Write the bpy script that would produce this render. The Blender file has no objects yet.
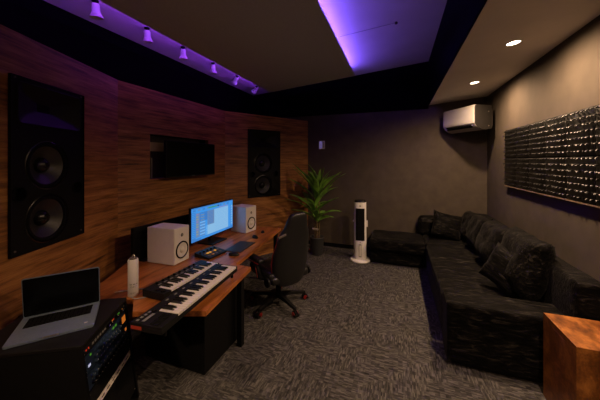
import bpy, bmesh, math, random
from mathutils import Vector, Matrix, noise
random.seed(7)
SC = bpy.context.scene
COL = SC.collection
PI = math.pi
R = math.radians

# ------------------------------------------------------------------ materials
def new_mat(name):
    m = bpy.data.materials.new(name); m.use_nodes = True
    nt = m.node_tree; b = nt.nodes['Principled BSDF']
    return m, nt, b

def N(nt, kind, **kw):
    n = nt.nodes.new(kind)
    for k, v in kw.items():
        if k in n.inputs: n.inputs[k].default_value = v
        else: setattr(n, k, v)
    return n

def ramp(nt, fac, stops):
    r = nt.nodes.new('ShaderNodeValToRGB')
    e = r.color_ramp.elements
    while len(e) < len(stops): e.new(0.5)
    for i, (p, c) in enumerate(stops):
        e[i].position = p; e[i].color = (*c, 1)
    nt.links.new(fac, r.inputs[0])
    return r.outputs[0]

def coords(nt, scale=(1, 1, 1), rot=(0, 0, 0)):
    tc = nt.nodes.new('ShaderNodeTexCoord'); mp = nt.nodes.new('ShaderNodeMapping')
    mp.inputs['Scale'].default_value = scale; mp.inputs['Rotation'].default_value = rot
    nt.links.new(tc.outputs['Object'], mp.inputs['Vector'])
    return mp.outputs[0]

def bump(nt, b, height, strength=.3, dist=.01):
    n = nt.nodes.new('ShaderNodeBump')
    n.inputs['Strength'].default_value = strength; n.inputs['Distance'].default_value = dist
    nt.links.new(height, n.inputs['Height']); nt.links.new(n.outputs[0], b.inputs['Normal'])

def mat(name, col, rough=.5, metal=0, nscale=0, var=.25, bmp=0, spec=.5, coat=0, sheen=0, emit=0, emcol=None):
    m, nt, b = new_mat(name)
    b.inputs['Base Color'].default_value = (*col, 1)
    b.inputs['Roughness'].default_value = rough; b.inputs['Metallic'].default_value = metal
    b.inputs['Specular IOR Level'].default_value = spec
    b.inputs['Coat Weight'].default_value = coat; b.inputs['Sheen Weight'].default_value = sheen
    if nscale:
        no = N(nt, 'ShaderNodeTexNoise', Scale=nscale, Detail=6.0)
        nt.links.new(coords(nt), no.inputs['Vector'])
        c = ramp(nt, no.outputs[0], [(.3, tuple(x*(1-var) for x in col)), (.7, tuple(min(1, x*(1+var)) for x in col))])
        nt.links.new(c, b.inputs['Base Color'])
        if bmp: bump(nt, b, no.outputs[0], bmp)
    if emit:
        b.inputs['Emission Color'].default_value = (*(emcol or col), 1)
        b.inputs['Emission Strength'].default_value = emit
    return m

def wood(name, dark, mid, light, grain=(1.2, 1.2, 16), rough=.45, fig=3.0, planks=0.0):
    """Grain runs along local X; streaks stacked along local Z (or Y when grain says so)."""
    m, nt, b = new_mat(name)
    v = coords(nt, grain)
    n1 = N(nt, 'ShaderNodeTexNoise', Scale=2.2, Detail=9.0, Roughness=.68, Distortion=.5)
    nt.links.new(v, n1.inputs['Vector'])
    n2 = N(nt, 'ShaderNodeTexNoise', Scale=fig, Detail=3.0)
    nt.links.new(coords(nt, (grain[0]*.7, grain[1]*.7, grain[2]*.22)), n2.inputs['Vector'])
    n3 = N(nt, 'ShaderNodeTexNoise', Scale=9.0, Detail=6.0, Roughness=.7)
    nt.links.new(coords(nt, (grain[0]*1.4, grain[1]*1.4, grain[2]*2.4)), n3.inputs['Vector'])
    mx = N(nt, 'ShaderNodeMath', operation='MULTIPLY_ADD'); nt.links.new(n1.outputs[0], mx.inputs[0])
    mx.inputs[1].default_value = .62
    m2 = N(nt, 'ShaderNodeMath', operation='MULTIPLY'); nt.links.new(n2.outputs[0], m2.inputs[0]); m2.inputs[1].default_value = .38
    nt.links.new(m2.outputs[0], mx.inputs[2])
    m3 = N(nt, 'ShaderNodeMath', operation='MULTIPLY_ADD'); nt.links.new(n3.outputs[0], m3.inputs[0]); m3.inputs[1].default_value = .3
    nt.links.new(mx.outputs[0], m3.inputs[2])
    c = ramp(nt, m3.outputs[0], [(.5, dark), (.64, mid), (.8, light)])
    nt.links.new(c, b.inputs['Base Color'])
    b.inputs['Roughness'].default_value = rough
    bump(nt, b, m3.outputs[0], .12)
    return m

def carpet_mat():
    m, nt, b = new_mat('woven_carpet')
    def dashes(sx, sy, off):
        sn = N(nt, 'ShaderNodeVectorMath', operation='SNAP'); nt.links.new(coords(nt), sn.inputs[0]); sn.inputs[1].default_value = (sx, sy, 1)
        w = N(nt, 'ShaderNodeTexWhiteNoise', noise_dimensions='3D'); nt.links.new(sn.outputs[0], w.inputs['Vector'])
        n = N(nt, 'ShaderNodeTexNoise', Scale=1.0, Detail=2.0); nt.links.new(coords(nt, (.5/sx, .5/sy, 1)), n.inputs['Vector'])
        m_ = N(nt, 'ShaderNodeMath', operation='MULTIPLY_ADD'); nt.links.new(w.outputs['Value'], m_.inputs[0]); m_.inputs[1].default_value = .34
        h_ = N(nt, 'ShaderNodeMath', operation='MULTIPLY'); nt.links.new(n.outputs[0], h_.inputs[0]); h_.inputs[1].default_value = .68
        nt.links.new(h_.outputs[0], m_.inputs[2]); return m_.outputs[0]
    k = N(nt, 'ShaderNodeTexNoise', Scale=3.5, Detail=2.0); nt.links.new(coords(nt), k.inputs['Vector'])
    kr = ramp(nt, k.outputs[0], [(.47, (0, 0, 0)), (.53, (1, 1, 1))])
    mx = N(nt, 'ShaderNodeMix'); nt.links.new(kr, mx.inputs[0]); nt.links.new(dashes(.036, .009, 0), mx.inputs[2]); nt.links.new(dashes(.009, .036, 0), mx.inputs[3])
    f = N(nt, 'ShaderNodeTexNoise', Scale=260.0, Detail=2.0); nt.links.new(coords(nt), f.inputs['Vector'])
    ad = N(nt, 'ShaderNodeMath', operation='MULTIPLY_ADD'); nt.links.new(f.outputs[0], ad.inputs[0]); ad.inputs[1].default_value = .3
    nt.links.new(mx.outputs[0], ad.inputs[2])
    c = ramp(nt, ad.outputs[0], [(.40, (.020, .0192, .0188)), (.64, (.058, .055, .052)), (.90, (.135, .127, .118))])
    nt.links.new(c, b.inputs['Base Color']); b.inputs['Roughness'].default_value = .95
    b.inputs['Specular IOR Level'].default_value = .1
    bump(nt, b, ad.outputs[0], .6, .01)
    return m

def velvet_mat(name='crushed_velvet'):
    m, nt, b = new_mat(name)
    n = N(nt, 'ShaderNodeTexNoise', Scale=4.0, Detail=5.0, Roughness=.65, Distortion=1.2)
    nt.links.new(coords(nt, (1.6, 9, 6), (.2, .1, .45)), n.inputs['Vector'])
    c = ramp(nt, n.outputs[0], [(.42, (.0015, .0014, .0013)), (.56, (.006, .0055, .005)), (.72, (.045, .040, .035))])
    nt.links.new(c, b.inputs['Base Color'])
    b.inputs['Roughness'].default_value = .65; b.inputs['Specular IOR Level'].default_value = .06
    b.inputs['Sheen Weight'].default_value = .03; b.inputs['Sheen Roughness'].default_value = .4
    bump(nt, b, n.outputs[0], .55, .02)
    return m

M = {}
M['wood_wall'] = wood('walnut_wall', (.036, .0128, .0035), (.28, .11, .0255), (.52, .24, .07), (1.0, 1.0, 20), .5)
M['wood_desk'] = wood('desk_wood', (.09, .025, .006), (.30, .093, .02), (.48, .17, .045), (9, 1.0, 9), .33)
M['wood_box'] = wood('burl_wood', (.06, .019, .004), (.2, .066, .012), (.45, .17, .035), (5, 3, 3), .4, 6)
M['carpet'] = carpet_mat()
M['velvet'] = velvet_mat()
M['plaster'] = mat('grey_plaster', (.073, .059, .045), .85, nscale=7, var=.12, bmp=.05, spec=.2)
M['black_paint'] = mat('black_paint', (.0018, .0017, .0017), .9, nscale=5, var=.2, spec=.04)
M['ceiling_white'] = mat('ceiling_white', (.78, .76, .75), .9, nscale=3, var=.04, spec=.2)
M['cloud'] = mat('panel_fabric', (.60, .61, .63), .95, nscale=60, var=.06, bmp=.03, spec=.1)
M['soffit'] = mat('soffit_paint', (.74, .68, .62), .9, nscale=3, var=.05, spec=.2)
M['black_plastic'] = mat('black_plastic', (.009, .009, .0095), .45, nscale=90, var=.2, spec=.16)
M['black_matte'] = mat('black_matte', (.005, .005, .0052), .75, nscale=40, var=.2, spec=.1)
M['black_gloss'] = mat('black_gloss', (.005, .005, .006), .22, nscale=20, var=.2)
M['speaker_black'] = mat('speaker_black', (.0045, .0045, .005), .5, nscale=120, var=.25, spec=.15)
M['horn'] = mat('horn_black', (.006, .006, .0065), .5, nscale=60, var=.2, spec=.25)
M['cone'] = mat('speaker_cone', (.02, .0195, .019), .42, nscale=60, var=.2)
M['white_plastic'] = mat('white_plastic', (.66, .63, .61), .45, nscale=30, var=.03)
M['white_cone'] = mat('white_cone', (.62, .6, .58), .5, nscale=60, var=.05)
M['white_gloss'] = mat('white_gloss', (.78, .76, .73), .3, nscale=12, var=.03)
M['key_white'] = mat('key_white', (.68, .64, .6), .35, nscale=30, var=.03)
M['key_black'] = mat('key_black', (.006, .006, .006), .3, nscale=30, var=.1)
M['alu'] = mat('space_grey_aluminium', (.22, .285, .38), .42, .5, nscale=80, var=.06)
M['steel'] = mat('brushed_steel', (.55, .52, .48), .35, .9, nscale=60, var=.12)
M['silver'] = mat('silver_panel', (.8, .74, .68), .5, .0, nscale=60, var=.2)
M['screen_off'] = mat('screen_off', (.003, .003, .0033), .25, nscale=8, var=.1, spec=.12)
M['grey_print'] = mat('grey_print', (.16, .16, .16), .6, nscale=40, var=.1)
M['white_print'] = mat('white_print', (.55, .55, .55), .6, nscale=40, var=.1)
M['leather'] = mat('black_leather', (.012, .012, .0125), .4, nscale=140, var=.25, bmp=.15)
M['red'] = mat('red_trim', (.2, .008, .007), .45, nscale=40, var=.15)
M['pot'] = mat('charcoal_pot', (.035, .036, .038), .7, nscale=50, var=.15)
M['soil'] = mat('soil', (.02, .012, .007), .95, nscale=60, var=.5, bmp=.5)
M['stem'] = mat('plant_stem', (.11, .075, .03), .7, nscale=40, var=.4, bmp=.3)
M['leaf'] = mat('leaf_green', (.13, .28, .035), .45, nscale=9, var=.45)
M['blue_face'] = mat('blue_faceplate', (.02, .04, .085), .4, .2, nscale=50, var=.25)
M['knob_blue'] = mat('knob_blue', (.04, .075, .14), .4, nscale=50, var=.2)
M['ac_white'] = mat('ac_white', (.36, .345, .33), .42, nscale=20, var=.03)
M['ac_shade'] = mat('ac_shaded_side', (.012, .0105, .009), .55, nscale=20, var=.1)  # shade on the right end cap, put into its near-black colour
M['wire'] = mat('wire_grey', (.2, .18, .2), .6, nscale=30, var=.1)
M['beige'] = mat('beige_board', (.7, .56, .36), .7, nscale=20, var=.1)
M['grey_dark'] = mat('dark_grey', (.11, .09, .085), .7, nscale=20, var=.1)
M['foam'] = mat('diffuser_black', (.0035, .0032, .003), .42, nscale=60, var=.2, spec=.32)
M['ledge'] = mat('ledge_trim', (.25, .18, .12), .6, nscale=30, var=.1)
M['mat_navy'] = mat('tablet_slate', (.014, .019, .027), .45, nscale=60, var=.15)
M['clear'] = mat('cable_grey', (.3, .3, .33), .3, nscale=30, var=.1)
M['yellow'] = mat('yellow_button', (.5, .22, .02), .5, nscale=30, var=.1)
def emis(n, c, s): return mat(n, (.01, .01, .01), .5, emit=s, emcol=c, nscale=30, var=.05)
M['lamp'] = emis('lamp_lens', (1, .8, .55), 14)
M['led_purple'] = emis('led_purple', (.19, .085, 1.0), 66)
M['led_purple_left'] = emis('led_purple_left', (.34, .05, 1.0), 16)
M['e_red'] = emis('led_red', (1, .05, .02), .35)
M['e_glow'] = emis('led_red_strip', (1, .05, .01), .1)
M['e_green'] = emis('led_green', (.2, .8, .06), .18)
M['e_orange'] = emis('display_orange', (1, .26, .03), .35)
M['e_amber'] = emis('button_amber', (1, .42, .03), .45)
M['e_white'] = emis('led_white', (.75, .75, 1), .5)
M['s_bg'] = emis('ui_blue', (.05, .33, .88), .72)
M['s_pale'] = emis('ui_pale', (.28, .58, .92), .68)
M['s_mid'] = emis('ui_mid', (.04, .2, .58), .8)
M['s_dark'] = emis('ui_dark', (.015, .07, .22), .6)
M['s_grey'] = emis('ui_slate', (.16, .30, .58), .62)
M['s_green'] = emis('ui_green', (.06, .42, .30), .55)
M['s_yellow'] = emis('ui_yellow', (.45, .48, .28), .55)
M['s_pink'] = emis('ui_pink', (.42, .30, .66), .55)
M['e_purple'] = emis('display_purple', (.30, .22, .62), .28)

# ------------------------------------------------------------------ mesh builder
class MB:
    def __init__(s): s.bm = bmesh.new(); s.mats = []; s.cur = 0
    def use(s, key):
        if M[key] not in s.mats: s.mats.append(M[key])
        s.cur = s.mats.index(M[key]); return s
    def _done(s, verts, mtx=None):
        if mtx is not None: bmesh.ops.transform(s.bm, matrix=mtx, verts=verts)
        vs = set(verts)
        for v in verts:
            for f in v.link_faces:
                if f.material_index == 0 and s.cur and all(w in vs for w in f.verts): f.material_index = s.cur
    def box(s, x0, x1, y0, y1, z0, z1, bev=0, seg=2, mtx=None):
        r = bmesh.ops.create_cube(s.bm, size=1)
        vs = r['verts']
        bmesh.ops.transform(s.bm, matrix=Matrix.Translation(((x0+x1)/2, (y0+y1)/2, (z0+z1)/2)) @ Matrix.Diagonal((x1-x0, y1-y0, z1-z0, 1)), verts=vs)
        if bev:
            es = list({e for v in vs for e in v.link_edges})
            r = bmesh.ops.bevel(s.bm, geom=es, offset=bev, segments=seg, affect='EDGES', profile=.5)
            vs = list({v for f in r['faces'] for v in f.verts} | {v for v in vs if v.is_valid})
        s._done(vs, mtx); return s
    def prism(s, pts, z0, z1, bev=0, mtx=None):
        lo = [s.bm.verts.new((x, y, z0)) for x, y in pts]; hi = [s.bm.verts.new((x, y, z1)) for x, y in pts]
        n = len(pts); fs = [s.bm.faces.new(lo[::-1]), s.bm.faces.new(hi)]
        for i in range(n): fs.append(s.bm.faces.new((lo[i], lo[(i+1) % n], hi[(i+1) % n], hi[i])))
        bmesh.ops.recalc_face_normals(s.bm, faces=fs)
        vs = lo + hi
        if bev:
            es = list({e for f in fs[:2] for e in f.edges})
            r = bmesh.ops.bevel(s.bm, geom=es, offset=bev, segments=2, affect='EDGES')
            vs = list({v for f in r['faces'] for v in f.verts} | {v for v in vs if v.is_valid})
        s._done(vs, mtx); return s
    def lathe(s, prof, seg=32, mtx=None, cap=True):
        rings = []; allv = []
        for r, z in prof:
            if r < 1e-6: ring = [s.bm.verts.new((0, 0, z))]
            else: ring = [s.bm.verts.new((r*math.cos(2*PI*i/seg), r*math.sin(2*PI*i/seg), z)) for i in range(seg)]
            rings.append(ring); allv += ring
        fs = []
        for a, b in zip(rings, rings[1:]):
            for i in range(seg):
                j = (i+1) % seg
                if len(a) == 1 and len(b) == 1: continue
                if len(a) == 1: fs.append(s.bm.faces.new((a[0], b[j], b[i])))
                elif len(b) == 1: fs.append(s.bm.faces.new((a[i], a[j], b[0])))
                else: fs.append(s.bm.faces.new((a[i], a[j], b[j], b[i])))
        if cap:
            if len(rings[0]) > 1: fs.append(s.bm.faces.new(rings[0][::-1]))
            if len(rings[-1]) > 1: fs.append(s.bm.faces.new(rings[-1]))
        s._done(allv, mtx); return s
    def cyl(s, r, z0, z1, seg=24, mtx=None, r2=None): return s.lathe([(r, z0), (r if r2 is None else r2, z1)], seg, mtx)
    def tube(s, pts, r, seg=8, mtx=None):
        pts = [Vector(p) for p in pts]; rs = r if isinstance(r, (list, tuple)) else [r]*len(pts)
        rings = []; allv = []; up = None
        for i, p in enumerate(pts):
            t = (pts[min(i+1, len(pts)-1)] - pts[max(i-1, 0)]).normalized()
            if up is None: up = Vector((0, 0, 1)) if abs(t.z) < .9 else Vector((1, 0, 0))
            a = t.cross(up)
            if a.length < 1e-4: a = t.cross(Vector((1, 0, 0)))
            a.normalize(); b = a.cross(t).normalized(); up = b
            ring = [s.bm.verts.new(p + rs[i]*(a*math.cos(2*PI*k/seg) + b*math.sin(2*PI*k/seg))) for k in range(seg)]
            rings.append(ring); allv += ring
        fs = []
        for a, b in zip(rings, rings[1:]):
            for k in range(seg): fs.append(s.bm.faces.new((a[k], a[(k+1) % seg], b[(k+1) % seg], b[k])))
        fs += [s.bm.faces.new(rings[0][::-1]), s.bm.faces.new(rings[-1])]
        bmesh.ops.recalc_face_normals(s.bm, faces=fs)
        s._done(allv, mtx); return s
    def loft(s, rings, mtx=None, cap=True):
        rv = [[s.bm.verts.new(p) for p in ring] for ring in rings]; n = len(rings[0]); fs = []
        for a, b in zip(rv, rv[1:]):
            for k in range(n): fs.append(s.bm.faces.new((a[k], a[(k+1) % n], b[(k+1) % n], b[k])))
        if cap: fs += [s.bm.faces.new(rv[0][::-1]), s.bm.faces.new(rv[-1])]
        bmesh.ops.recalc_face_normals(s.bm, faces=fs)
        s._done([v for r in rv for v in r], mtx); return s
    def quad(s, a, b, c, d):
        vs = [s.bm.verts.new(p) for p in (a, b, c, d)]; s.bm.faces.new(vs); s._done(vs); return s
    def build(s, name, m=None, parent=None, smooth=False, loc=(0, 0, 0), rot=(0, 0, 0), bevel=0, angle=40):
        me = bpy.data.meshes.new(name)
        if smooth:
            for f in s.bm.faces: f.smooth = True
            for e in s.bm.edges:
                if len(e.link_faces) == 2 and e.calc_face_angle(0) > R(angle): e.smooth = False
        s.bm.to_mesh(me); s.bm.free()
        if m is not None and not s.mats: me.materials.append(M[m])
        for x in s.mats: me.materials.append(x)
        o = bpy.data.objects.new(name, me); COL.objects.link(o)
        o.location = loc; o.rotation_euler = rot
        if parent: o.parent = parent
        if bevel:
            b = o.modifiers.new('bevel', 'BEVEL'); b.width = bevel; b.segments = 2; b.limit_method = 'ANGLE'; b.angle_limit = R(40)
        return o

def tag(o, label, cat, group=None):
    o['label'] = label; o['category'] = cat
    if group: o['group'] = group
    return o
def thing(name, label, cat, loc=(0, 0, 0), rz=0, group=None):
    o = bpy.data.objects.new(name, None); COL.objects.link(o); o.empty_display_size = .1
    o.location = loc; o.rotation_euler = (0, 0, rz)
    return tag(o, label, cat, group)
def struct(o): o['kind'] = 'structure'; return o
def copy_tree(o, parent=None):
    c = o.copy(); COL.objects.link(c)
    if parent: c.parent = parent
    for ch in [x for x in SC.objects if x.parent == o]: copy_tree(ch, c)
    return c
def T(x, y, z): return Matrix.Translation((x, y, z))
def RX(a): return Matrix.Rotation(a, 4, 'X')
def RY(a): return Matrix.Rotation(a, 4, 'Y')
def RZ(a): return Matrix.Rotation(a, 4, 'Z')

# ------------------------------------------------------------------ camera
cam = bpy.data.cameras.new('camera'); co = bpy.data.objects.new('camera', cam); COL.objects.link(co)
SC.camera = co
F = 267.0
cam.sensor_width = 36; cam.lens = F/600*36; cam.shift_y = -39/600; cam.clip_start = .05
co.location = (0, 0, 1.7); co.rotation_euler = (PI/2, 0, math.atan(98/F))

# ------------------------------------------------------------------ room shell
BACK, RIGHT, LEFT, REAR = 5.2, 1.38, -3.0, -1.6
def zc(x): return 3.41 + .0875*x                # ceiling rises gently towards the right
def zs(x): return 2.685 + .095*(x - .535)        # soffit underside
struct(MB().box(LEFT-.1, RIGHT+.1, REAR-.1, BACK+.1, -.1, 0).build('floor', 'carpet'))
struct(MB().box(LEFT-.1, RIGHT+.1, BACK, BACK+.1, 0, 3.6).build('wall_back', 'plaster'))
struct(MB().box(RIGHT, RIGHT+.1, REAR, BACK, 0, 3.6).build('wall_right', 'plaster'))
struct(MB().box(LEFT-.1, LEFT, REAR, BACK, 0, 3.6).build('wall_left', 'black_paint'))
struct(MB().box(LEFT-.1, RIGHT+.1, REAR-.1, REAR, 0, 3.6).build('wall_front', 'plaster'))
def slab(x0, x1, y0, y1, zf, th):
    return MB().loft([[(x0, y, zf(x0)), (x1, y, zf(x1)), (x1, y, zf(x1)+th), (x0, y, zf(x0)+th)] for y in (y0, y1)])
struct(slab(LEFT, .56, REAR, BACK, zc, .1).build('ceiling', 'ceiling_white'))
# soffit over the sofa: pale underside, black inner side
struct(slab(.515, RIGHT, REAR, BACK, zs, .02).build('ceiling_right', 'soffit'))
struct(MB().box(.505, .535, REAR, BACK, zs(.52)+.002, zc(.52)).build('wall_soffit', 'black_paint'))
struct(MB().box(-1.72, RIGHT, BACK-.014, BACK, 0, .075, bev=.004).build('baseboard_back', 'black_matte'))
# black upper bands
struct(MB().box(LEFT, .505, BACK-.012, BACK, 2.62, 3.5).build('trim_1', 'black_paint'))

# timber clad splayed walls, local x along the wall, local y into the wall
ZW = 2.522
def wood_wall(name, p0, p1, hole=None, th=.06):
    d = Vector((p1[0]-p0[0], p1[1]-p0[1])); L = d.length
    b = MB()
    if not hole: b.box(0, L, 0, th, 0, ZW)
    else:
        a0, a1, z0, z1 = hole
        a0, a1 = max(0, a0), min(L, a1)
        b.box(0, L, 0, th, 0, z0).box(0, L, 0, th, z1, ZW).box(0, a0, 0, th, z0, z1).box(a1, L, 0, th, z0, z1)
    return struct(b.build(name, 'wood_wall', loc=(p0[0], p0[1], 0), rot=(0, 0, math.atan2(d.y, d.x))))
PA, PB, PC, PD = (-1.47, -.96), (-2.67, 1.907), (-2.67, 3.696), (-1.735, 5.2)
def along(p0, p1, q): return (Vector(q)-Vector(p0)).dot((Vector(p1)-Vector(p0)).normalized())
SN, SF = (-2.3725, 1.1965), (-2.283, 4.332)
HN, HF = (.585, 1.14, 1.1), (.66, 1.195, 1.06)          # width, height, sill of the built-in speakers
a_ = along(PA, PB, SN); wood_wall('wall_left_near', PA, PB, (a_-HN[0]/2, a_+HN[0]/2, HN[2], HN[2]+HN[1]))
wood_wall('wall_left_middle', PB, PC, (2.282-1.907, 3.29-1.907, 1.49, 2.012))
a_ = along(PC, PD, SF); wood_wall('wall_left_far', PC, PD, (a_-HF[0]/2, a_+HF[0]/2, HF[2], HF[2]+HF[1]))
# lined recess behind the television
nb = MB().use('grey_dark').box(-2.855, -2.84, 2.282, 3.29, 1.49, 2.012)
nb.use('black_paint').box(-2.95, -2.73, 2.282, 3.29, 2.012, 2.03).box(-2.95, -2.73, 3.29, 3.305, 1.49, 2.012)
nb.use('grey_dark').box(-2.95, -2.73, 2.282, 3.29, 1.475, 1.49).box(-2.95, -2.73, 2.267, 2.282, 1.49, 2.012)
nb.use('beige').box(-2.80, -2.75, 2.29, 3.28, 1.818, 1.924)
nb.use('ac_white').box(-2.84, -2.82, 2.425, 2.445, 1.492, 1.74)
struct(nb.build('window_1'))

# suspended fabric ceiling panel, just below the ceiling
cloud = thing('ceiling_panel', 'large flat taupe panel hung under the ceiling between the purple glowing strips', 'ceiling panel', (-1.6, 1.8, zc(-1.6)-.08))
def zl(x): return .0875*x
def slab_l(x0, x1, y0, y1, off, th):
    return MB().loft([[(x0, y, zl(x0)+off), (x1, y, zl(x1)+off), (x1, y, zl(x1)+off+th), (x0, y, zl(x0)+off+th)] for y in (y0, y1)])
CX0, CX1, CY0, CY1 = -.74, .895, -3.2, 2.90
slab_l(CX0, CX1, CY0, CY1, -.085, .025).build('panel', 'cloud', cloud)
for x in (-.5, .5):
    for y in (-2.5, 0, 2.6): slab_l(x-.03, x+.03, y-.03, y+.03, -.06, .14).build('spacer', 'black_matte', cloud)
for lab, x0, mm, off in (('purple light strip hidden along the right edge of the taupe ceiling panel', CX1-.13, 'led_purple', -.06), ('purple light strip along the left edge of the taupe ceiling panel', CX0-.012, 'led_purple_left', -.075)):
    o = thing('light_strip', lab, 'light strip', (-1.6, 1.8, zc(-1.6)-.08), group=None)
    slab_l(x0, x0+.012, CY0, CY1-.05, off, .02).build('diffuser', mm, o)
    slab_l(x0, x0+.012, CY1-.05, CY1-.03, off, .02).build('end_cap', 'black_matte', o)
# cord line on the purple ceiling
cj = thing('ceiling_wire', 'thin cord stretched across the purple lit ceiling to a small hook', 'wire', (-.72, 3.49, zc(-.72)-.006))
MB().tube([(0, 0, 0), (.35, 0, .0305), (.7, 0, .0612)], .002).build('cord', 'wire', cj)
MB().lathe([(.004, -.02), (.016, -.016), (.018, 0), (.012, .006)], 12, T(.7, 0, .0612)).build('hook', 'grey_dark', cj)

# ------------------------------------------------------------------ lights
def downlight(y, lab, power=1.0, x=.935, z=None, soft=.045, cone=176, blend=.75):
    z = zs(x) if z is None else z
    t = thing('downlight', lab, 'ceiling light', (x, y, z), group='recessed downlights in the soffit')
    t.rotation_euler = (0, -math.atan(.095), 0)
    MB().lathe([(.046, 0), (.05, -.008), (.062, -.006), (.066, 0)], 32, cap=False).build('trim_ring', 'white_gloss', t, smooth=True)
    MB().lathe([(.048, -.0035), (0, -.0035)], 32, cap=False).build('lens', 'lamp', t)
    l = bpy.data.lights.new('downlight_beam', 'SPOT'); l.energy = 140*power; l.color = (1, .655, .395)
    l.spot_size = R(cone); l.spot_blend = blend; l.shadow_soft_size = soft
    o = bpy.data.objects.new('downlight_beam', l); COL.objects.link(o); o.location = (0, 0, -.012); o.parent = t
downlight(4.042, 'farther of the two lit round downlights, nearer the air conditioner')
downlight(2.797, 'nearer of the two lit round downlights, above the acoustic panel')
downlight(1.55, 'unseen round downlight added further forward in the soffit')  # added out of frame to help light the timber wall and desk
downlight(.3, 'unseen round downlight added nearest the viewer in the soffit', .15)  # weak extra lamp, added outside the view for more warm light
downlight(-.9, 'unseen round downlight added in the taupe ceiling panel behind the viewer', 2.1, -1.6, zc(-1.6)-.169, .12, 136, .8)  # added behind the camera to brighten the timber wall and desk

# ceiling spot heads on the purple strip
def spot_head(y, lab, tilt, yaw=0):
    x = -2.62; z = zc(x)
    t = thing('ceiling_spotlight', lab, 'spotlight', (x, y, z), group='white spotlights along the purple strip')
    MB().lathe([(.028, 0), (.028, -.012), (.012, -.016), (.011, -.035), (0, -.035)], 20).build('mount', 'black_matte', t, smooth=True)
    m = T(0, 0, -.03) @ RZ(yaw) @ RX(tilt)
    MB().lathe([(0, 0), (.03, -.002), (.034, -.012), (.034, -.07), (.04, -.085), (.055, -.118), (.055, -.124), (.05, -.124), (.036, -.09)], 28, m).build('lamp_head', 'white_gloss', t, smooth=True)
    MB().lathe([(0, -.1), (.043, -.1)], 24, m, cap=False).build('lens', 'white_plastic', t, smooth=True)
for i, (y, w) in enumerate(((1.66, 'nearest of the row, at the top left'), (2.2, 'second from the viewer'), (2.73, 'third from the viewer'), (3.33, 'fourth from the viewer'))):
    spot_head(y, 'white bell shaped ceiling spotlight, ' + w, R(8), R(20))
spot_head(3.97, 'white ceiling spotlight turned sideways, fifth along the purple strip', R(60), R(60))
spot_head(4.66, 'white ceiling spotlight turned sideways, farthest along the purple strip', R(60), R(60))

# ------------------------------------------------------------------ soffit mounted studio monitors
def driver(root, x, z, r):
    m = T(x, 0, z) @ RX(PI/2)                # local +z of profile -> towards the room (-y)
    d = MB().lathe([(r*1.0, .001), (r*1.0, .008), (r*.93, .012), (r*.91, .006)], 48, m, cap=False).build('woofer', 'black_gloss', root, smooth=True)
    MB().lathe([(r*.91, .004), (r*.87, .013), (r*.80, .013), (r*.76, .002)], 48, m, cap=False).build('surround', 'black_matte', d, smooth=True)
    MB().lathe([(r*.76, .002), (r*.5, -.025), (r*.28, -.046)], 48, m, cap=False).build('cone', 'cone', d, smooth=True)
    MB().lathe([(r*.31, -.044), (r*.3, -.03), (r*.22, -.012), (r*.1, -.003), (0, 0)], 32, m, cap=False).build('dust_cap', 'black_gloss', d, smooth=True)
def rrect(w, h, r, n=6):
    pts = []
    for cx, cy, a0 in ((w/2-r, h/2-r, 0), (-w/2+r, h/2-r, 90), (-w/2+r, -h/2+r, 180), (w/2-r, -h/2+r, 270)):
        for k in range(n+1):
            a = R(a0+90*k/n); pts.append((cx+r*math.cos(a), cy+r*math.sin(a)))
    return pts
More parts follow.
